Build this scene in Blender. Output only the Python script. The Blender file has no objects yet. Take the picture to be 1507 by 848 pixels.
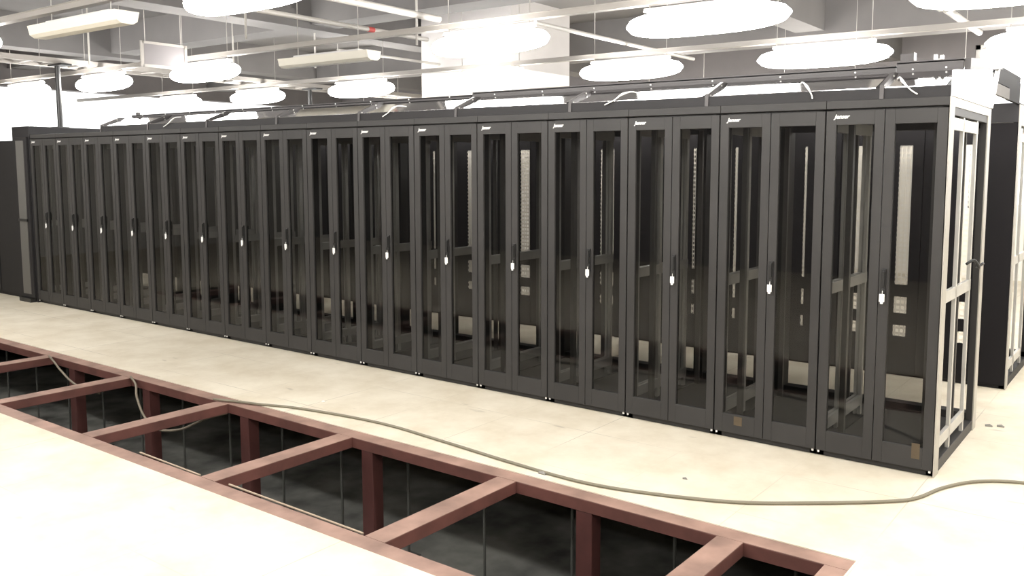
import bpy, bmesh, math, random
from mathutils import Vector, Matrix
random.seed(7)
PI = math.pi
COL = bpy.context.scene.collection
SC = bpy.context.scene

# ------------------------------------------------------------------ camera
F, YAW, PITCH, ROLL = 1275.16, 0.616, 0.098, 0.004
CX, CY = 831.35, 373.93
CAM = Vector((0.928, -4.506, 1.539))
d = Vector((-math.sin(YAW)*math.cos(PITCH), math.cos(YAW)*math.cos(PITCH), -math.sin(PITCH)))
r = d.cross(Vector((0, 0, 1))).normalized(); u = r.cross(d)
c_, s_ = math.cos(ROLL), math.sin(ROLL)
r, u = c_*r + s_*u, -s_*r + c_*u
cd = bpy.data.cameras.new('camera'); cam = bpy.data.objects.new('camera', cd); COL.objects.link(cam)
cam.matrix_world = Matrix(((r.x, u.x, -d.x, CAM.x), (r.y, u.y, -d.y, CAM.y), (r.z, u.z, -d.z, CAM.z), (0, 0, 0, 1)))
cd.sensor_fit = 'HORIZONTAL'; cd.sensor_width = 36.0; cd.lens = 36.0*F/1507.0
cd.shift_x = -(CX-753.5)/1507.0; cd.shift_y = -(424.0-CY)/1507.0
cd.clip_start = 0.05; cd.clip_end = 200
SC.camera = cam

# ------------------------------------------------------------------ light
SC.view_settings.view_transform = 'Standard'; SC.view_settings.look = 'None'
SC.view_settings.gamma = 1.0; SC.view_settings.use_curve_mapping = False
SC.view_settings.exposure = 0.2
W = bpy.data.worlds.new('daylight'); SC.world = W; W.use_nodes = True
bg = W.node_tree.nodes['Background']; bg.inputs[0].default_value = (1.0, 0.98, 0.96, 1); bg.inputs[1].default_value = 2.2
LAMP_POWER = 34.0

# ------------------------------------------------------------------ materials
def mat(name, col, rough=0.5, metal=0.0, spec=0.5, emit=None, es=0.0, bump=0.0, bscale=60, var=0.0, vscale=3.0):
    m = bpy.data.materials.new(name); m.use_nodes = True
    nt = m.node_tree; b = nt.nodes['Principled BSDF']
    b.inputs['Base Color'].default_value = (*col, 1); b.inputs['Roughness'].default_value = rough
    b.inputs['Metallic'].default_value = metal; b.inputs['Specular IOR Level'].default_value = spec
    if emit: b.inputs['Emission Color'].default_value = (*emit, 1); b.inputs['Emission Strength'].default_value = es
    tc = nt.nodes.new('ShaderNodeTexCoord')
    if var:
        n = nt.nodes.new('ShaderNodeTexNoise'); n.inputs['Scale'].default_value = vscale; n.inputs['Detail'].default_value = 5
        nt.links.new(tc.outputs['Object'], n.inputs['Vector'])
        mr = nt.nodes.new('ShaderNodeMapRange'); mr.inputs[1].default_value = .3; mr.inputs[2].default_value = .7
        mr.inputs[3].default_value = 1-var; mr.inputs[4].default_value = 1+var
        nt.links.new(n.outputs['Fac'], mr.inputs[0])
        mx = nt.nodes.new('ShaderNodeVectorMath'); mx.operation = 'SCALE'; mx.inputs[0].default_value = col
        nt.links.new(mr.outputs[0], mx.inputs['Scale']); nt.links.new(mx.outputs[0], b.inputs['Base Color'])
    if bump:
        n2 = nt.nodes.new('ShaderNodeTexNoise'); n2.inputs['Scale'].default_value = bscale
        nt.links.new(tc.outputs['Object'], n2.inputs['Vector'])
        bp = nt.nodes.new('ShaderNodeBump'); bp.inputs['Strength'].default_value = bump; bp.inputs['Distance'].default_value = .002
        nt.links.new(n2.outputs['Fac'], bp.inputs['Height']); nt.links.new(bp.outputs[0], b.inputs['Normal'])
    return m

def glass_mat(name, tint, gl=0.06):
    m = bpy.data.materials.new(name); m.use_nodes = True; nt = m.node_tree; nt.nodes.clear()
    out = nt.nodes.new('ShaderNodeOutputMaterial'); t = nt.nodes.new('ShaderNodeBsdfTransparent'); t.inputs[0].default_value = (*tint, 1)
    g = nt.nodes.new('ShaderNodeBsdfGlossy'); g.inputs['Roughness'].default_value = 0.03; g.inputs[0].default_value = (.9, .9, .9, 1)
    fr = nt.nodes.new('ShaderNodeFresnel'); fr.inputs[0].default_value = 1.4
    mx = nt.nodes.new('ShaderNodeMixShader')
    ge = nt.nodes.new('ShaderNodeNewGeometry'); inv = nt.nodes.new('ShaderNodeMath'); inv.operation = 'SUBTRACT'; inv.inputs[0].default_value = 1
    nt.links.new(ge.outputs['Backfacing'], inv.inputs[1]); ml = nt.nodes.new('ShaderNodeMath'); ml.operation = 'MULTIPLY'
    nt.links.new(fr.outputs[0], ml.inputs[0]); nt.links.new(inv.outputs[0], ml.inputs[1])
    nt.links.new(ml.outputs[0], mx.inputs[0]); nt.links.new(t.outputs[0], mx.inputs[1]); nt.links.new(g.outputs[0], mx.inputs[2])
    nt.links.new(mx.outputs[0], out.inputs[0]); return m

BLACK = mat('black_powder_coat', (.041, .0395, .0385), .45, spec=.2, bump=.15, bscale=300, var=.12, vscale=2)
BLACK2 = mat('matt_black_steel', (.018, .017, .018), .6, spec=.3, var=.1)
DARK = mat('black_plastic', (.012, .012, .012), .4)
FLANK_LIT = mat('painted_flank_light', (.40, .38, .34), .38, .2, var=.05, vscale=8)  # pale colour standing for bright light on the black flank posts
GALV = mat('grey_enamelled_steel', (.50, .49, .46), .38, .3, var=.08, vscale=8)
POST = mat('dark_grey_post_steel', (.13, .127, .12), .35, .3)
GLASS = glass_mat('smoked_door_glass', (.61, .61, .605))
CLEAR = glass_mat('clear_window_glass', (.95, .96, .96))
MIRROR = mat('mirror_tinted_glass', (.55, .54, .54), .09, 1.0)
RAIL = mat('grey_anodised_rail', (.085, .08, .08), .5, .1, spec=.3)
DEEP = mat('deep_black_plate', (.010, .009, .010), .7, spec=.15)
WHITE = mat('white_enamel', (.80, .79, .77), .45)
WHITET = mat('white_plastic', (.85, .85, .83), .4)
GRILLE = mat('cream_wire_grille', (.85, .80, .70), .5)
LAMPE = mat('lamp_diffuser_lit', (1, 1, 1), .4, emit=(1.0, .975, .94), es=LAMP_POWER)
LAMPO = mat('lamp_diffuser_unlit', (.80, .77, .68), .35)
TRUNK = mat('galvanised_trunking', (.33, .31, .285), .5, .1, var=.06)
PIPE = mat('pale_conduit', (.46, .44, .41), .4)
CONC = mat('bare_concrete', (.175, .168, .165), .9, bump=.4, bscale=12, var=.12, vscale=1.2)
SLAB = mat('raw_subfloor_concrete', (.17, .17, .155), .9, bump=.6, bscale=8, var=.6, vscale=3.2)
PLAST = mat('white_painted_plaster', (.84, .82, .77), .8, var=.03)
GREYW = mat('grey_painted_plaster', (.20, .187, .19), .85, var=.05)
COLUP = mat('column_upper_coat', (.52, .50, .49), .8, var=.04)
RED = mat('red_oxide_primer', (.125, .048, .038), .6, bump=.3, bscale=40, var=.28, vscale=6)
REDD = mat('dark_red_oxide_primer', (.085, .028, .024), .6, bump=.3, bscale=40, var=.2, vscale=6)
REDT = mat('dusty_red_oxide_steel', (.30, .19, .15), .65, bump=.3, bscale=40, var=.3, vscale=5)
CABLE = mat('grey_rubber_cable', (.20, .18, .13), .6)
CABLE2 = mat('brown_dusty_cable', (.18, .15, .11), .6)
WIREW = mat('white_cable', (.9, .9, .88), .4)
KRAFT = mat('brown_paper_label', (.085, .062, .036), .8, var=.1, vscale=20)
REDP = mat('red_paint_mark', (.5, .08, .07), .5)
DEBRIS = mat('dark_grit', (.25, .24, .22), .8)
STEELP = mat('zinc_pedestal', (.12, .12, .11), .5, .3)
CARD = mat('pale_wood_batten', (.42, .33, .24), .7, var=.1, vscale=20)

# raised floor tiles
def floor_mat():
    m = bpy.data.materials.new('cream_floor_tiles'); m.use_nodes = True; nt = m.node_tree; b = nt.nodes['Principled BSDF']
    N = nt.nodes.new; L = nt.links.new
    b.inputs['Roughness'].default_value = .55; b.inputs['Specular IOR Level'].default_value = .3
    g = N('ShaderNodeNewGeometry'); sx = N('ShaderNodeSeparateXYZ'); L(g.outputs['Position'], sx.inputs[0])
    def line(ax, off):
        a = N('ShaderNodeMath'); a.operation = 'ADD'; a.inputs[1].default_value = off; L(sx.outputs[ax], a.inputs[0])
        q = N('ShaderNodeMath'); q.operation = 'DIVIDE'; q.inputs[1].default_value = .6; L(a.outputs[0], q.inputs[0])
        f = N('ShaderNodeMath'); f.operation = 'FRACT'; L(q.outputs[0], f.inputs[0])
        h = N('ShaderNodeMath'); h.operation = 'SUBTRACT'; h.inputs[1].default_value = .5; L(f.outputs[0], h.inputs[0])
        ab = N('ShaderNodeMath'); ab.operation = 'ABSOLUTE'; L(h.outputs[0], ab.inputs[0])
        gt = N('ShaderNodeMath'); gt.operation = 'GREATER_THAN'; gt.inputs[1].default_value = .4955; L(ab.outputs[0], gt.inputs[0])
        return gt
    lx, ly = line('X', 60.02), line('Y', 62.77)
    mxm = N('ShaderNodeMath'); mxm.operation = 'MAXIMUM'; L(lx.outputs[0], mxm.inputs[0]); L(ly.outputs[0], mxm.inputs[1])
    n = N('ShaderNodeTexNoise'); n.inputs['Scale'].default_value = 1.3; n.inputs['Detail'].default_value = 3; L(g.outputs['Position'], n.inputs['Vector'])
    nr = N('ShaderNodeMapRange'); nr.inputs[1].default_value = .42; nr.inputs[2].default_value = .62; nr.inputs[3].default_value = .02; nr.inputs[4].default_value = .45
    L(n.outputs['Fac'], nr.inputs[0])
    ml = N('ShaderNodeMath'); ml.operation = 'MULTIPLY'; L(mxm.outputs[0], ml.inputs[0]); L(nr.outputs[0], ml.inputs[1])
    # soft blotches and scuffs
    n2 = N('ShaderNodeTexNoise'); n2.inputs['Scale'].default_value = 2.6; n2.inputs['Detail'].default_value = 8; n2.inputs['Roughness'].default_value = .65
    L(g.outputs['Position'], n2.inputs['Vector'])
    cr = N('ShaderNodeValToRGB'); cr.color_ramp.elements[0].position = .35; cr.color_ramp.elements[0].color = (.64, .57, .44, 1)
    cr.color_ramp.elements[1].position = .65; cr.color_ramp.elements[1].color = (.77, .71, .585, 1)
    L(n2.outputs['Fac'], cr.inputs[0])
    n3 = N('ShaderNodeTexNoise'); n3.inputs['Scale'].default_value = 5.5; n3.inputs['Detail'].default_value = 2
    mp = N('ShaderNodeMapping'); mp.inputs['Scale'].default_value = (.5, 1.6, 1); mp.inputs['Rotation'].default_value = (0, 0, .5)
    L(g.outputs['Position'], mp.inputs[0]); L(mp.outputs[0], n3.inputs['Vector'])
    sr = N('ShaderNodeMapRange'); sr.inputs[1].default_value = .70; sr.inputs[2].default_value = .76; sr.inputs[4].default_value = .35
    L(n3.outputs['Fac'], sr.inputs[0])
    mx0 = N('ShaderNodeMath'); mx0.operation = 'MAXIMUM'; L(ml.outputs[0], mx0.inputs[0]); L(sr.outputs[0], mx0.inputs[1])
    mix = N('ShaderNodeMixRGB'); L(mx0.outputs[0], mix.inputs[0]); L(cr.outputs[0], mix.inputs[1]); mix.inputs[2].default_value = (.16, .14, .10, 1)
    L(mix.outputs[0], b.inputs['Base Color']); return m
FLOOR = floor_mat()

# ------------------------------------------------------------------ helpers
class MB:
    def __init__(s): s.bm = bmesh.new()
    def box(s, x0, x1, y0, y1, z0, z1, M=None):
        v = [s.bm.verts.new((x, y, z)) for x in (x0, x1) for y in (y0, y1) for z in (z0, z1)]
        for f in ((0, 1, 3, 2), (4, 6, 7, 5), (0, 4, 5, 1), (2, 3, 7, 6), (0, 2, 6, 4), (1, 5, 7, 3)):
            s.bm.faces.new([v[i] for i in f])
        if M is not None:
            for q in v: q.co = M @ q.co
        return s
    def tube(s, pts, rad, n=8, caps=True):
        pts = [Vector(p) for p in pts]; rings = []
        for i, p in enumerate(pts):
            t = (pts[min(i+1, len(pts)-1)]-pts[max(i-1, 0)]).normalized()
            a = t.cross(Vector((0, 0, 1)))
            if a.length < 1e-3: a = t.cross(Vector((1, 0, 0)))
            a.normalize(); b = t.cross(a); R = rad[i] if isinstance(rad, (list, tuple)) else rad
            rings.append([s.bm.verts.new(p+R*(math.cos(2*PI*k/n)*a+math.sin(2*PI*k/n)*b)) for k in range(n)])
        for i in range(len(rings)-1):
            for k in range(n):
                s.bm.faces.new((rings[i][k], rings[i][(k+1) % n], rings[i+1][(k+1) % n], rings[i+1][k]))
        if caps: s.bm.faces.new(rings[0][::-1]); s.bm.faces.new(rings[-1])
        return s
    def prism_x(s, prof, x0, x1):       # closed (y,z) outline swept along X
        a = [s.bm.verts.new((x0, y, z)) for y, z in prof]; b = [s.bm.verts.new((x1, y, z)) for y, z in prof]; n = len(prof)
        s.bm.faces.new(a[::-1]); s.bm.faces.new(b)
        for i in range(n): s.bm.faces.new((a[i], a[(i+1) % n], b[(i+1) % n], b[i]))
        return s
    def build(s, name, m, parent=None, bevel=0, smooth=False):
        bmesh.ops.recalc_face_normals(s.bm, faces=s.bm.faces[:])
        me = bpy.data.meshes.new(name); s.bm.to_mesh(me); s.bm.free(); me.materials.append(m)
        if smooth:
            for p in me.polygons: p.use_smooth = True
        o = bpy.data.objects.new(name, me); COL.objects.link(o)
        if parent: o.parent = parent
        if bevel:
            b = o.modifiers.new('bevel', 'BEVEL'); b.width = bevel; b.segments = 2; b.limit_method = 'ANGLE'
        return o
def B(*a, **k): return MB().box(*a, **k)
def tag(o, label, cat, group=None, kind=None):
    o['label'] = label; o['category'] = cat
    if group: o['group'] = group
    if kind: o['kind'] = kind
    return o
def thing(name, label, cat, loc=(0, 0, 0), group=None):
    o = bpy.data.objects.new(name, None); COL.objects.link(o); o.location = loc; o.empty_display_size = .1
    return tag(o, label, cat, group)
def struct(name, mb, m):
    o = mb.build(name, m); o['kind'] = 'structure'; return o
def copy_tree(o, parent=None):
    c = o.copy(); COL.objects.link(c); c.parent = parent
    for ch in o.children: copy_tree(ch, c)
    return c
def spline(pts, n=8):
    P = [Vector(p) for p in pts]; P = [2*P[0]-P[1]]+P+[2*P[-1]-P[-2]]; out = []
    for i in range(1, len(P)-2):
        for k in range(n):
            t = k/n; a, b, c, e = P[i-1:i+3]
            out.append(.5*((2*b)+(-a+c)*t+(2*a-5*b+4*c-e)*t*t+(-a+3*b-3*c+e)*t**3))
    out.append(P[-2]); return out
def text_mesh(s, size, shear, m, parent, name='lettering'):
    cu = bpy.data.curves.new(name, 'FONT'); cu.body = s; cu.size = size; cu.shear = shear; cu.extrude = .0006; cu.offset = size*.02
    t = bpy.data.objects.new(name, cu); COL.objects.link(t); bpy.context.view_layer.update()
    me = bpy.data.meshes.new_from_object(t.evaluated_get(bpy.context.evaluated_depsgraph_get()))
    bpy.data.objects.remove(t); o = bpy.data.objects.new(name, me); COL.objects.link(o)
    me.materials.clear(); me.materials.append(m); o.parent = parent; return o

# ------------------------------------------------------------------ setting
X0, X1, Y0, Y1, ZC = -15.0, 4.0, -8.0, 9.0, 3.55
PX0, PX1, PY0, PY1 = -9.4, -0.03, -2.215, -1.15       # open pit in the raised floor
fl = MB()
for a in ((X0, PX0, Y0, Y1), (PX1, X1, Y0, Y1), (PX0, PX1, Y0, PY0), (PX0, PX1, PY1, Y1)):
    fl.box(a[0], a[1], a[2], a[3], -.035, 0)
struct('floor', fl, FLOOR)
struct('floor_2', B(X0, X1, Y0, Y1, -.9, -.8), SLAB)
struct('ceiling', B(X0, X1, Y0, Y1, ZC, ZC+.15), CONC)
struct('wall_left', MB().box(X0-.2, X0, Y0, Y1, -.9, .9).box(X0-.2, X0, Y0, 1.4, .9, 2.86).box(X0-.2, X0, 8.8, Y1, .9, 2.86), PLAST)
w2 = struct('added_window', MB().box(X0-.12, X0-.05, 1.4, 8.8, .9, .96).box(X0-.12, X0-.05, 1.4, 1.46, .96, 2.86).box(X0-.12, X0-.05, 8.74, 8.8, .96, 2.86), WHITE)  # window added so the left wall shows blown-out white
B(X0-.09, X0-.08, 1.46, 8.74, .96, 2.86).build('pane', CLEAR, w2)
struct('wall_front', B(X0, X1, Y0-.2, Y0, -.9, ZC), GREYW)
struct('wall_right', B(X1, X1+.2, Y0, Y1, -.9, ZC), PLAST)
struct('trim_1', B(X0-.2, X0+.06, Y0, Y1, 2.86, ZC), GREYW)
wb = MB(); WX0, WX1, WZ0, WZ1 = -1.55, 3.4, 1.0, 3.3
wb.box(X0, WX0, Y1, Y1+.2, 2.3, ZC).box(WX1, X1, Y1, Y1+.2, 2.3, ZC).box(WX0, WX1, Y1, Y1+.2, WZ1, ZC)
struct('wall_back', wb, GREYW)
wb2 = MB().box(X0, WX0, Y1, Y1+.2, -.9, 2.3).box(WX1, X1, Y1, Y1+.2, -.9, 2.3).box(WX0, WX1, Y1, Y1+.2, -.9, WZ0)
struct('wall_back_2', wb2, PLAST)
w1 = struct('window_1', MB().box(WX0, WX1, Y1+.05, Y1+.12, WZ0, WZ0+.06).box(WX0, WX1, Y1+.05, Y1+.12, WZ1-.06, WZ1)
            .box(WX0, WX0+.06, Y1+.05, Y1+.12, WZ0, WZ1).box(WX1-.06, WX1, Y1+.05, Y1+.12, WZ0, WZ1).box(.9, .96, Y1+.05, Y1+.12, WZ0, WZ1), WHITE)
B(WX0+.05, WX1-.05, Y1+.08, Y1+.09, WZ0+.05, WZ1-.05).build('pane', CLEAR, w1)
# concrete beams under the slab
struct('trim_2', B(X0, X1, 2.0, 2.35, 3.15, ZC), CONC)
struct('trim_3', B(X0, X1, 5.6, 5.95, 3.05, ZC), CONC)
struct('trim_4', B(X0, X1, -1.1, -.8, 3.2, ZC), CONC)
struct('trim_5', B(-7.6, -7.2, Y0, Y1, 3.1, ZC), CONC)
struct('trim_6', B(-2.9, -2.55, Y0, Y1, 3.15, ZC), CONC)
struct('trim_7', B(-12.0, -11.6, Y0, Y1, 3.1, ZC), CONC)
struct('trim_8', B(.9, 1.3, Y0, Y1, 3.1, ZC), CONC)
# column: white dado, grey above
YC = 3.6
struct('trim_9', B(-7.06, -5.60, YC, YC+1.2, 2.73, ZC), COLUP)
struct('trim_10', B(-7.06, -5.60, YC, YC+1.2, 0, 2.73), PLAST)

# ------------------------------------------------------------------ server cabinets, front row
CW, CD_, CH = .6, 1.08, 1.895
def side_frame(parent, x, sgn):
    # galvanised inner frame on a cabinet flank: two uprights, three rails
    m = MB(); a, b = (x-.022, x-.004) if sgn > 0 else (x+.004, x+.022)
    m.box(a, b, .37, .40, .06, 1.87).box(a, b, .73, .76, .06, 1.87)
    for z0, z1 in ((1.74, 1.80), (.87, .93), (.12, .18)): m.box(a, b, .09, .77, z0, z1)
    m.box(a, b, .09, .12, .06, 1.87)
    return m.build('side_rails', GALV, parent)
def cabinet_frame(parent, rear=True):
    m = MB()
    for x0, x1 in ((.0, .035), (CW-.035, CW)):
        m.box(x0, x1, .03, .085, .0, 1.85)
        m.box(x0, x1, CD_-.09, CD_, .0, 1.85)
    m.box(0, CW, .03, .12, 0, .07).box(0, CW, CD_-.08, CD_, 0, .10).box(0, .04, .03, CD_, 0, .06).box(CW-.04, CW, .03, CD_, 0, .06)
    m.box(0, CW, .03, .10, 1.80, 1.86).box(.04, CW-.04, .12, CD_-.08, .045, .055)
    m.box(0, CW, CD_-.06, CD_, 1.78, 1.86).box(0, .03, .08, CD_, 1.81, 1.86).box(CW-.03, CW, .08, CD_, 1.81, 1.86)
    f = m.build('frame', BLACK, parent, bevel=.002)
    top = B(.001, CW-.001, .005, CD_, 1.852, CH).build('top_cover', BLACK, parent, bevel=.003)
    m = MB()
    for x0, x1 in ((.07, .10), (CW-.10, CW-.07)):
        m.box(x0, x1, .16, .19, .07, 1.80)
        m.box(x0, x1, .80, .82, .07, 1.80)
    m.build('mounting_rails', POST, parent)
    return f
def glass_door(parent, x0, x1, g0, g1, left):
    z0, z1, gz0, gz1 = .035, 1.842, .145, 1.77
    m = MB()
    m.box(x0, g0, 0, .028, z0, z1).box(g1, x1, 0, .028, z0, z1).box(g0, g1, 0, .028, z0, gz0).box(g0, g1, 0, .028, gz1, z1)
    # shallow inner lip round the glass
    o = m.build('door', BLACK, parent, bevel=.0015)
    B(g0-.004, g1+.004, .012, .016, gz0-.004, gz1+.004).build('glass_pane', GLASS, o)
    hx = x0+.012 if left else x1-.012
    h = MB()
    for z in (.030,): h.tube([(hx, .008, z-.007), (hx, .008, z+.007)], .006, 8)
    h.build('hinge_pins', WHITE, o)
    return o
def make_cabinet():
    t = thing('server_cabinet', '', 'server cabinet')
    cabinet_frame(t); side_frame(t, CW, 1); side_frame(t, 0, -1)
    dl = glass_door(t, .004, .298, .055, .250, True); dr = glass_door(t, .302, .596, .350, .548, False)
    tx = text_mesh('Jenser', .030, .35, WHITET, dl); tx.rotation_euler = (PI/2, 0, 0); tx.location = (.045, -.0005, 1.803)
    h = MB().box(.316, .338, -.012, 0, .90, 1.04).box(.320, .334, -.022, -.012, .95, 1.03).tube([(.327, -.018, .93), (.327, -.004, .93)], .010, 12)
    hd = h.build('handle', DARK, dr, bevel=.002)
    lt = MB().box(.311, .337, -.021, -.0165, .872, .912).box(.317, .331, -.023, -.0205, .862, .873).tube([(.325, -.018, .912), (.326, -.018, .93)], .0015, 6)
    lk = lt.build('key_tag', WHITET, hd, bevel=.002); lk['label'] = 'small white key tag'
    return t
proto = make_cabinet()
ordn = ['nearest', 'second', 'third', 'fourth', 'fifth', 'sixth', 'seventh', 'eighth', 'ninth', 'tenth', 'eleventh', 'twelfth', 'thirteenth', 'fourteenth', 'fifteenth', 'farthest']
cabs = []
for k in range(16):
    o = proto if k == 0 else copy_tree(proto)
    o.location = (-.6*(k+1), 0, 0)
    if k == 0: lab = 'black glass-door cabinet at the right end of the front row, open flank showing'
    elif k == 15: lab = 'black glass-door server cabinet at the far left end of the front row'
    else: lab = 'black server cabinet with twin glass doors, %s from the right end of the front row' % ordn[k]
    tag(o, lab, 'server cabinet', 'glass-door server cabinets in the front row'); cabs.append(o)
def flank_light(cab, x, h):
    m = MB().box(x, x+.006, .004, .095, .0, h).box(x, x+.006, CD_-.085, CD_, .0, h).box(x, x+.006, .095, CD_-.085, 1.85, h)  # strips over the black posts and header, light painted as pale colour
    o = m.build('flank_light_strips', FLANK_LIT, cab); o['label'] = 'pale strips painting light on the black flank posts'
flank_light(cabs[0], CW, 1.895)
# brown labels low on the doors of the two nearest cabinets
def paper_label(cab, x0, x1, z0, z1):
    dr = [c for c in cab.children if c.name.startswith('door')]
    o = B(x0, x1, -.0012, 0, z0, z1).build('paper_label', KRAFT, dr[1] if x0 > .3 else dr[0]); o['label'] = 'small brown paper label'
paper_label(cabs[0], .495, .535, .085, .165)
paper_label(cabs[1], .125, .175, .085, .135)

# ------------------------------------------------------------------ back row (seen across the aisle)
Y2 = 2.16
def back_cabinet(k, slots, label):
    t = thing('server_cabinet', label, 'server cabinet', (-.6*(k+1), Y2, 0), 'solid-door server cabinets in the back row')
    m = MB()
    for x0, x1 in ((.0, .035), (CW-.035, CW)):
        m.box(x0, x1, .03, .085, 0, 1.9).box(x0, x1, CD_-.06, CD_, 0, 1.9)
    m.box(0, CW, .03, .1, 0, .07).box(0, CW, CD_-.06, CD_, 0, .1).box(0, .04, .03, CD_, 0, .06).box(CW-.04, CW, .03, CD_, 0, .06)
    m.box(0, CW, .005, CD_, 1.87, 2.0)
    m.build('frame', BLACK2, t)
    if k == 0: side_frame(t, CW, 1); flank_light(t, CW, 1.99)
    # front panel with vertical grille slots: cells built as strips round the openings
    slots = sorted(slots); xs = [0.004]; dm = MB(); gm = MB()
    zz = [(.30, .385), (.475, .60), (.69, 1.72)]
    for a, b in slots:
        dm.box(xs[-1], a, 0, .02, .03, 1.865)
        z = .03
        for z0, z1 in zz: dm.box(a, b, 0, .02, z, z0); z = z1
        dm.box(a, b, 0, .02, z, 1.865); xs.append(b)
        for z0, z1 in zz:
            n = max(2, int((z1-z0)/.036))
            for i in range(n): gm.box(a-.002, b+.002, .010, .014, z0+(i+.3)*(z1-z0)/n, z0+(i+.72)*(z1-z0)/n)
            q = max(2, int((b-a)/.03))
            for i in range(q): gm.box(a+(i+.35)*(b-a)/q, a+(i+.65)*(b-a)/q, .006, .010, z0, z1)
    dm.box(xs[-1], CW-.004, 0, .02, .03, 1.865)
    dd = dm.build('door', DEEP, t)
    if slots: gm.build('grille', GRILLE, dd)
    else: gm.bm.free()
    return t
names6 = ['first', 'second', 'third', 'fourth', 'fifth', 'sixth']
SL = {0: [(-.335, -.265)], 1: [(-.775, -.68), (-1.095, -1.00)], 2: [(-1.49, -1.465)], 3: [(-2.08, -2.05)], 4: [(-2.46, -2.43), (-2.54, -2.52), (-2.85, -2.755)],
      5: [(-3.40, -3.25)], 7: [(-4.33, -4.165)], 8: [(-5.02, -4.95)], 9: [(-5.50, -5.465)], 11: [(-6.93, -6.83)]}
for k in range(22):
    x = -.6*(k+1)
    sl = [(max(.01, a-x), min(.59, b-x)) for a, b in SL.get(k, [])]
    if k == 0: lab = 'black server cabinet at the right end of the back row'
    elif k < 16: lab = 'black server cabinet of the back row, directly behind the %s front cabinet' % ordn[k]
    else: lab = 'black back-row cabinet, %s one past the far left end of the front row' % names6[k-16]
    back_cabinet(k, sl, lab)

# ------------------------------------------------------------------ canopy over the aisle
mods = [0.0, -.335, -1.30, -2.245, -3.21, -4.20, -5.20, -6.20, -7.17, -8.05]
names = ['first', 'second', 'third', 'fourth', 'fifth', 'sixth', 'seventh', 'eighth', 'ninth']
for i in range(9):
    a, b = mods[i+1], mods[i]
    t = thing('skylight_panel', 'sloping glass skylight panel above the front cabinets, %s from the right end' % names[i], 'skylight', ((a+b)/2, .02, CH), 'skylight panels along the cabinet tops')
    w = (b-a)/2
    def P(y, z): return (y-.02, z-CH)
    MB().prism_x([P(.012, 1.895), P(.012, 1.9485), P(.022, 1.9485), P(.268, 2.0405), P(.268, 2.028), P(.05, 1.938), P(.05, 1.895)], -w+.0, w-.0).build('frame', BLACK2, t)
    pn = MB().prism_x([P(.018, 1.949), P(.262, 2.0408), P(.262, 2.0448), P(.018, 1.953)], -w+.022, w-.022).build('pane', MIRROR, t)
    pf = [P(.004, 1.895), P(.008, 1.963), P(.20, 2.045), P(.266, 2.045), P(.04, 1.95), P(.04, 1.895)]
    br = MB().prism_x(pf, -w+.001, -w+.022)
    bo = br.build('bracket', RAIL, t)
    for y, z in ((.03, 1.955), (.17, 2.022)): MB().tube([(-w+.0005, *P(y, z)), (-w+.028, *P(y, z))], .005, 8).build('bolt', GALV, bo)
# roof rails
def roof_rail(x0, x1, z0, z1, lab):
    t = thing('roof_rail', lab, 'rail', ((x0+x1)/2, .275, z0), 'grey rails along the roof edge')
    w = (x1-x0)/2
    MB().box(-w, w, 0, .02, 0, z1-z0).box(-w, w, 0, .06, z1-z0-.012, z1-z0-.006).box(-w, w, -.008, 0, .0, .006).build('rail', RAIL, t)
    n = max(2, int((x1-x0)/.42))
    for i in range(n):
        x = -w+(i+.5)*2*w/n
        MB().tube([(x, -.004, .016), (x, .0, .016)], .005, 8).build('screw', WHITET, t)
roof_rail(-.325, 0, 2.046, 2.104, 'short grey roof rail over the right end of the cabinet row')
roof_rail(-3.28, -.33, 2.046, 2.086, 'long grey roof rail with white screws over the nearer half of the row')
roof_rail(-7.93, -3.29, 2.046, 2.070, 'thin grey roof rail over the farther half of the cabinet row')
# solid end of the canopy
t = thing('canopy_end', 'white end plate closing the canopy above the right-hand cabinet flank', 'end plate', (0, 0, 1.895))
m = MB(); pr = [(.01, 1.896), (.01, 2.018), (.10, 2.03), (1.05, 2.10), (.985, 1.896)]
m.prism_x([(y, z-1.895) for y, z in pr], .002, .012); m.build('plate', WHITE, t)
MB().prism_x([(y, z-1.895) for y, z in [(.297, 2.046), (.297, 2.104), (1.24, 2.185), (1.24, 2.135)]], .001, .03).build('edge_rail', RAIL, t)
MB().prism_x([(y, z-1.895) for y, z in [(.99, 1.896), (1.04, 1.896), (1.225, 2.14), (1.17, 2.14)]], .002, .02).build('strut', WHITE, t)
for k, x in enumerate((-.9, -2.9, -4.9, -6.9)):  # unseen lamps added to brighten the aisle floor
    t = thing('added_aisle_light', 'added unseen lamp brightening the aisle, hidden behind the canopy, %s from the right' % names[k], 'added aisle lamp', (x, 2.06, 1.91), 'added unseen lamps over the closed aisle')
    MB().box(-.6, .6, -.03, .03, 0, .03).build('housing', WHITE, t)
    MB().box(-.58, .58, -.022, .022, -.012, 0).build('tube_cover', LAMPE, t)
    for xx in (-.5, .5): MB().box(xx-.01, xx+.01, -.01, .1045, .03, .036).build('arm', WHITE, t)
t = thing('transom', 'black transom plate bridging the aisle end between the two cabinet rows', 'transom', (0, 1.2, 1.99))
MB().box(-.02, 0, .0, .96, .075, .18).box(-.02, 0, .50, .96, 0, .075).build('plate', DEEP, t)
MB().box(-.012, .004, -.05, .50, .0, .068).build('name_plate', CONC, t)['label'] = 'blank pale plate'
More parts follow.
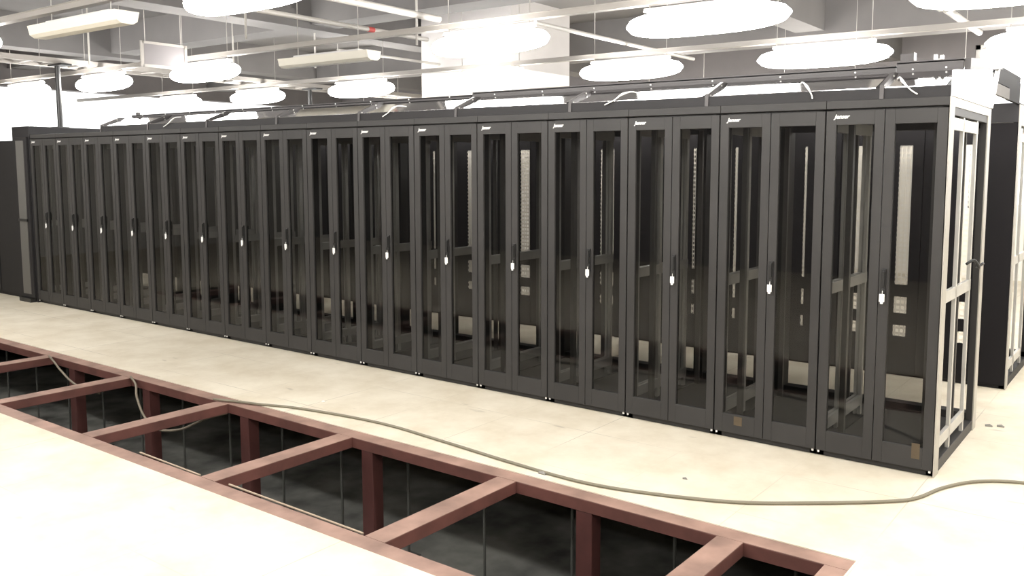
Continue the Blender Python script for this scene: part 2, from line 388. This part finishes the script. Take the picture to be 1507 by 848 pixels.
# small boxes on the roof rail
tag(MB().box(-.31, -.245, .28, .335, 2.104, 2.144).box(-.248, -.242, .278, .335, 2.104, 2.150).build('junction_box', RAIL), 'small grey junction box on the roof rail near the right end', 'box')
tag(MB().box(-.145, -.132, .28, .31, 2.104, 2.131).box(-.115, -.10, .28, .31, 2.104, 2.126).box(-.133, -.114, .285, .305, 2.104, 2.108).build('cable_clip', GALV), 'pair of small metal clips on the roof rail at the right end', 'clip')
tag(MB().box(-7.86, -7.82, .278, .31, 2.070, 2.098).build('cable_clip', RAIL, bevel=.006), 'small dark clip on the roof rail at its far left end', 'clip')
for pts, lab in (([(-.255, .03, 1.992), (-.235, -.005, 1.996), (-.22, -.01, 1.975), (-.185, .0, 1.935), (-.15, .0, 1.910)], 'white actuator lead hanging over the first skylight panel from the right'),
                 ([(-.76, .04, 1.990), (-.73, .0, 1.998), (-.70, -.01, 1.970), (-.68, .0, 1.930), (-.675, .0, 1.910)], 'thin white lead hanging over the second skylight panel from the right'),
                 ([(-1.74, .03, 1.990), (-1.78, .0, 1.998), (-1.84, -.01, 1.985), (-1.90, .0, 1.955), (-1.97, .0, 1.928)], 'white actuator lead leaning left across the third skylight panel from the right'),
                 ([(-3.70, .03, 1.985), (-3.75, .0, 1.990), (-3.80, -.01, 1.975), (-3.86, .0, 1.945), (-3.92, .0, 1.918)], 'white actuator lead across the dark fifth skylight panel'),
                 ([(-6.62, .03, 2.000), (-6.67, .0, 1.995), (-6.72, -.01, 1.970), (-6.80, .0, 1.940), (-6.87, .0, 1.915)], 'short white lead across the far skylight panels, left of the ceiling pole')):
    sp = spline(pts, 5); n = len(sp)
    tag(MB().tube(sp, [.0035+.004*math.exp(-((i-n*.45)/2.5)**2) for i in range(n)], 8).build('actuator_lead', WIREW, smooth=True), lab, 'cable', 'white leads hanging over the skylight panels')

# small cable hook at the open flank
tag(MB().tube(spline([(0.0, .60, 1.03), (.03, .64, 1.05), (.05, .68, 1.01), (.03, .74, 1.0), (.05, .80, 1.02)], 5), .008, 8).build('cable_loop', DARK, smooth=True),
    'short black cable loop hanging on the open flank of the right-hand cabinet', 'cable')

# ------------------------------------------------------------------ far left end: power cabinet with a door ajar, and dark cabinets beyond
t = thing('power_cabinet', 'tall black end cabinet with a grey strip of painted reflection, far left of the row', 'cabinet', (-10.03, 0, 0))
MB().box(0, .42, .0, 1.1, 0, 1.99).build('body', BLACK2, t, bevel=.003)
dd = B(.12, .40, -.025, -.001, .05, 1.87).build('door', BLACK2, t, bevel=.002)
B(.15, .335, -.032, -.025, .09, 1.83).build('reflection_strip', POST, dd)  # grey strip painting the semi-gloss reflection on the black door
B(.15, .36, -.045, -.032, .92, .95).build('latch', DARK, dd)
B(.10, .38, -.06, -.001, 0.0, .045).build('kick_plate', DARK, t)
for k, xx in enumerate((-10.66, -11.27, -11.88)):
    t = thing('network_cabinet', ['plain dark cabinet just beyond the far left end of the row', 'second dark cabinet beyond the far left end, half out of frame', 'third dark cabinet beyond the far left end, out at the picture edge'][k], 'cabinet', (xx, .05, 0), 'dark cabinets beyond the far left end')
    MB().box(0, .6, .02, 1.0, 0, 1.84).build('body', BLACK2, t, bevel=.003)
    MB().box(.01, .59, 0, .02, .04, 1.82).build('door', BLACK2, t)

# ------------------------------------------------------------------ pit frame
t = thing('pit_frame', 'red-oxide steel frame of the open floor trench in front of the cabinets', 'steel frame', (0, 0, 0))
ZT = -.004
def red_beam(x0, x1, y0, y1, name):
    o = B(x0, x1, y0, y1, -.065, ZT-.002).build(name, RED, t, bevel=.003)
    B(x0+.001, x1-.001, y0+.001, y1-.001, ZT-.002, ZT).build('dusty_top', REDT, o)
red_beam(PX0+.001, PX1-.001, -1.245, PY1-.001, 'long_rail'); red_beam(PX0+.001, PX1-.001, PY0+.001, -2.12, 'long_rail')
red_beam(-.125, PX1-.002, -2.119, -1.246, 'end_rail')
for k in range(8):
    x = -.525-1.205*k; red_beam(x-.06, x+.06, -2.119, -1.246, 'cross_bar')
for k, x in enumerate((-1.27, -2.76, -3.92, -5.1, -6.2)):
    B(x-.045, x+.045, -1.24, -1.16, -.799, -.066).build('post', REDD, t, bevel=.004)
    B(x-.045, x+.045, -2.20, -2.13, -.799, -.066).build('post', REDD, t, bevel=.004)
# floor pedestals under the raised tiles
pp = None
for k in range(14):
    x = -.35-.6*k
    if pp is None:
        pp = thing('floor_pedestal', '', 'pedestal')
        MB().tube([(0, 0, 0), (0, 0, .76)], .008, 10).build('stem', STEELP, pp)
        MB().box(-.05, .05, -.05, .05, 0, .006).build('base_plate', STEELP, pp); MB().box(-.04, .04, -.04, .04, .757, .764).build('head_plate', STEELP, pp)
        q = pp
    else: q = copy_tree(pp)
    q.location = (x, -.93, -.8)
    tag(q, 'thin zinc floor pedestal in the dark behind the trench, %s from its right end' % (ordn[k] if k else 'first'), 'pedestal', 'floor pedestals under the tiles')
# battens/conduits lying along the near rail, cables in the pit
for a, b, l in (((-2.80, -2.088, -.012), (-1.83, -2.092, -.014), 'thin pale rod along the near side of the middle trench opening'),
                ((-3.62, -2.088, -.012), (-3.04, -2.094, -.014), 'thin pale rod along the near side of the second trench opening')):
    tag(MB().tube([a, b], .005, 8).build('metal_rod', CARD), l, 'rod')
tag(MB().tube(spline([(-5.28, -1.25, .006), (-5.12, -1.30, -.02), (-5.0, -1.36, -.08), (-4.80, -1.42, -.17), (-4.6, -1.44, -.22), (-4.35, -1.42, -.18), (-4.16, -1.36, -.09), (-4.10, -1.24, -.07)], 6), .008, 8).build('trench_cable', CABLE2, smooth=True),
    'dusty cable sagging into the trench under the second cross bar', 'cable')
tag(MB().tube(spline([(-6.50, -1.27, .006), (-6.3, -1.32, -.01), (-6.05, -1.38, -.04), (-5.75, -1.42, -.09), (-5.4, -1.42, -.10)], 6), .008, 8).build('trench_cable', CABLE2, smooth=True),
    'dusty cable dropping into the leftmost visible trench opening', 'cable')
# long cable over the floor
pts = [(-4.22, -1.26), (-4.0, -1.19), (-3.88, -1.16), (-3.55, -1.06), (-2.94, -.985), (-2.39, -1.02), (-1.85, -1.07), (-1.4, -1.09), (-1.06, -1.03), (-.67, -.89), (-.36, -.68), (-.08, -.45), (.01, -.33), (.08, -.12), (.2, .07), (.39, .18), (.7, .22), (1.3, .1)]
tag(MB().tube(spline([(x, y, .009) for x, y in pts], 6), .008, 8).build('floor_cable', CABLE, smooth=True), 'long grey-green cable snaking over the cream floor past the cabinets', 'cable')
# floor bits
def grit(x, y, s, lab):
    m = MB(); m.tube([(x-s, y, .004), (x+s*.2, y+.3*s, .006), (x+s, y+.1*s, .003)], [s*.35, s*.5, s*.25], 7)
    tag(m.build('grit', DEBRIS), lab, 'debris', 'bits of grit on the floor')
grit(-1.0, -.74, .012, 'dark bit of grit on the floor behind the cable, right of centre')
grit(.07, 1.14, .02, 'left of two dark spots on the floor behind the right-hand cabinet')
grit(.13, 1.17, .02, 'right of two dark spots on the floor behind the right-hand cabinet')
grit(-1.62, -1.10, .02, 'small scrap beside the cable where it passes the trench edge')
tag(MB().box(-3.62, -3.60, -.86, -.845, 0, .006).build('paper_scrap', WHITET), 'tiny white paper scrap on the floor near the trench', 'scrap')

# ------------------------------------------------------------------ ceiling services
def lamp(x0, y, lit, lab, wires=True, z=2.55):
    t = thing('ceiling_lamp', lab, 'ceiling lamp', (x0+.6, y, z), 'linear ceiling lamps hung in rows')
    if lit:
        m = MB(); n = 20; N = 22  # oval swollen to lens-bloom size, fatter than the lamp itself
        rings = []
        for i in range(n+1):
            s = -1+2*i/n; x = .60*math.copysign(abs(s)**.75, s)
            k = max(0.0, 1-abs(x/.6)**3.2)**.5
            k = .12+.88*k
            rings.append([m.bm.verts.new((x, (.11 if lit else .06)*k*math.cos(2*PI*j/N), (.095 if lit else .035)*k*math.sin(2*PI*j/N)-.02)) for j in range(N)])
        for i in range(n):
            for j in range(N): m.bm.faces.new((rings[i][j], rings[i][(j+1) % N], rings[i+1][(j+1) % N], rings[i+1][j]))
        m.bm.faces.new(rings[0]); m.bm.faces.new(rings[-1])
    else:
        m = MB().prism_x([(-.085, .02), (-.07, -.045), (-.04, -.065), (.04, -.065), (.07, -.045), (.085, .02)], -.62, .62)
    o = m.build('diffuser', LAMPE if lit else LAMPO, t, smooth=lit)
    o['label'] = 'glowing white diffuser swollen with its bloom' if lit else 'unlit cream diffuser'
    zt = .076 if lit else .025
    MB().prism_x([(-.04, zt-.004), (-.03, zt+.02), (.03, zt+.02), (.04, zt-.004)], -.45, .45).build('housing', WHITE, t)
    if wires:
        for x in (-.42, .42): MB().tube([(x, 0, zt+.02), (x, 0, ZC-z)], .004, 6).build('suspension_wire', PIPE, t)
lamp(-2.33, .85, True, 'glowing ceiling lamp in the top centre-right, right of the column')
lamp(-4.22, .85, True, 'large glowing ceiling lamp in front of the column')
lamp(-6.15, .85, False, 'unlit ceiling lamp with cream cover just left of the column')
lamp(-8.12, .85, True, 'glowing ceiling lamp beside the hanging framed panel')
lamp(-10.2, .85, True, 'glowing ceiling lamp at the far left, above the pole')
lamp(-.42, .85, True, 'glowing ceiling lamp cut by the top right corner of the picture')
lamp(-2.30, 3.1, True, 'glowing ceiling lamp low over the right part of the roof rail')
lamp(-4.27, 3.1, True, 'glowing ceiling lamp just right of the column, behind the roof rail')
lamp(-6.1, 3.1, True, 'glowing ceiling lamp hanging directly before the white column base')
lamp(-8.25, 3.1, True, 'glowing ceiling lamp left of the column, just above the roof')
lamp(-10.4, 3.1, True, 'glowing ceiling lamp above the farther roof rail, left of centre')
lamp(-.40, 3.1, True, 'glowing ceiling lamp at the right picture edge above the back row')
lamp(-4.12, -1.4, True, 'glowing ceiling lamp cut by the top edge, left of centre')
lamp(-6.05, -1.4, False, 'unlit ceiling lamp with cream cover at the top left')
def hid_label(x, y):
    row = {.85: 'nearer visible row', 3.1: 'farther visible row', -1.4: 'row holding the top left lamps', -3.65: 'row above the camera', -5.9: 'row behind the camera', 5.6: 'row behind the column', 5.8: 'row behind the column', 6.2: 'row behind the column'}[y]
    return 'lamp of the %s, %.1f metres %s of the corner' % (row, abs(x), 'left' if x < 0 else 'right')
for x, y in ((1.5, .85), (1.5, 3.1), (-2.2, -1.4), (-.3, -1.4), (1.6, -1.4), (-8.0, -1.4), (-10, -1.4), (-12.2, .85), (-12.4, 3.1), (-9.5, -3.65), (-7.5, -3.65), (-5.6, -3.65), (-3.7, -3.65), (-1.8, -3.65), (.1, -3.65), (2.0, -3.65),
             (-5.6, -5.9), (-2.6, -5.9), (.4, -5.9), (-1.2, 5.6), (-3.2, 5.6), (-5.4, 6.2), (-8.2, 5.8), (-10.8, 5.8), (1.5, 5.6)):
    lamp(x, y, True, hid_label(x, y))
def trunk(y, z, lab, x0=X0+.1, x1=X1-.1):
    tag(MB().box(x0, x1, y-.03, y+.03, z-.01, z+.035).box(x0, x1, y-.038, y+.038, z+.030, z+.035).build('cable_trunking', TRUNK), lab, 'trunking', 'trunking above the lamp rows')
trunk(.85, 2.68, 'pale trunking running along above the nearer lamp row'); trunk(3.1, 2.68, 'pale trunking running along above the farther lamp row'); trunk(-1.4, 2.66, 'pale trunking at the top left above the unlit lamp')
for x, y0, y1, z, rad, lab in ((-5.3, -.3, 1.9, 2.82, .022, 'pale conduit with a red mark left of the column top'), (-3.72, 1.6, 4.6, 2.80, .02, 'thin white pipe right of the column'),
                          (-6.65, 1.9, 3.5, 2.82, .016, 'thin white pipe ending at the left edge of the column'), (-4.38, -.2, 1.1, 2.82, .03, 'short pipe meeting the column at the top'),
                          (-.66, 2.9, 4.3, 2.80, .03, 'thick white pipe at the top right')):
    o = MB().tube([(x, y0, z), (x, y1, z)], rad, 12).build('ceiling_pipe', PIPE, smooth=False); tag(o, lab, 'pipe')
    if x == -5.3: MB().tube([(x, 1.12, z), (x, 1.19, z)], rad+.003, 12).build('red_mark', REDP, o)
tag(MB().box(-.86, -.74, -.5, 3.6, 2.9, 3.25).build('duct', TRUNK), 'pale boxed duct slanting in from the top right', 'duct')
# white X-run cable tray over the aisle, cable ladder at the left
t = thing('cable_ladder', 'pale cable ladder crossing the room at the far left', 'cable ladder', (-9.9, 0, 2.72))
MB().box(-.25, -.22, -3, 8, 0, .06).box(.22, .25, -3, 8, 0, .06).build('side_rails', TRUNK, t)
for i in range(36): B(-.22, .22, -2.9+i*.3, -2.86+i*.3, .01, .03).build('rung', TRUNK, t)
for y, z0, lab in ((.42, 1.99, 'dark pole rising from the left end of the canopy to the cable ladder'), (4.0, 1.9, 'dark pole rising behind the far skylight panels to the cable ladder')):
    t = thing('support_pole', lab, 'pole', (-9.78, y, z0), 'dark poles under the cable ladder')
    MB().tube([(0, 0, 0), (0, 0, 2.72-z0-.02)], .028, 12).build('tube', DARK, t)
    MB().box(-.10, .22, -.06, .06, 2.72-z0-.022, 2.72-z0-.001).build('head_plate', DARK, t)
    B(-.07, .07, -.07, .07, 0, .012).build('foot_plate', DARK, t)
# hanging framed panel
t = thing('hanging_board', 'pale framed panel hanging between the lamps at the upper left', 'panel', (-7.7, .52, 2.55))
MB().box(-.01, .01, -.23, .23, 0, .03).box(-.01, .01, -.23, .23, .235, .26).box(-.01, .01, -.25, -.22, 0, .26).box(-.01, .01, .22, .25, 0, .26).build('frame', TRUNK, t)
MB().box(-.004, .004, -.22, .22, .03, .235).build('sheet', GREYW, t)
for yy in (-.2, .2): MB().tube([(0, yy, .26), (0, yy, ZC-2.55)], .004, 6).build('hanging_wire', PIPE, t)
# framed light box far left
t = thing('hanging_sign', 'dark-framed hanging sign with a pale face at the left picture edge', 'sign', (-12.6, .46, 2.58))
MB().box(-.03, .03, -.45, .33, 0, .05).box(-.03, .03, -.45, .33, .2, .25).box(-.03, .03, -.45, -.41, 0, .25).box(-.03, .03, .28, .33, 0, .25).build('frame', DARK, t)
MB().box(-.01, .01, -.41, .28, .05, .2).build('face', LAMPO, t)
for yy in (-.2, .1): MB().tube([(0, yy, .25), (0, yy, ZC-2.58)], .006, 6).build('hanging_rod', PIPE, t)
# loose drop rods from the slab
for i, (x, y, zb) in enumerate(((-9.4, .6, 2.73), (-6.2, .45, 2.75), (-5.05, 1.5, 2.73), (-7.4, 2.2, 2.73), (-8.7, 2.0, 2.73))):
    tag(MB().tube([(x, y, zb-.03), (x, y, ZC)], .012, 6).build('drop_rod', PIPE), 'thin pale drop rod from the ceiling ' + ['at the far left lamp', 'left of the column, nearer side', 'beside the column', 'behind the hanging board', 'far left, behind the lamps'][i], 'rod', 'drop rods under the ceiling')
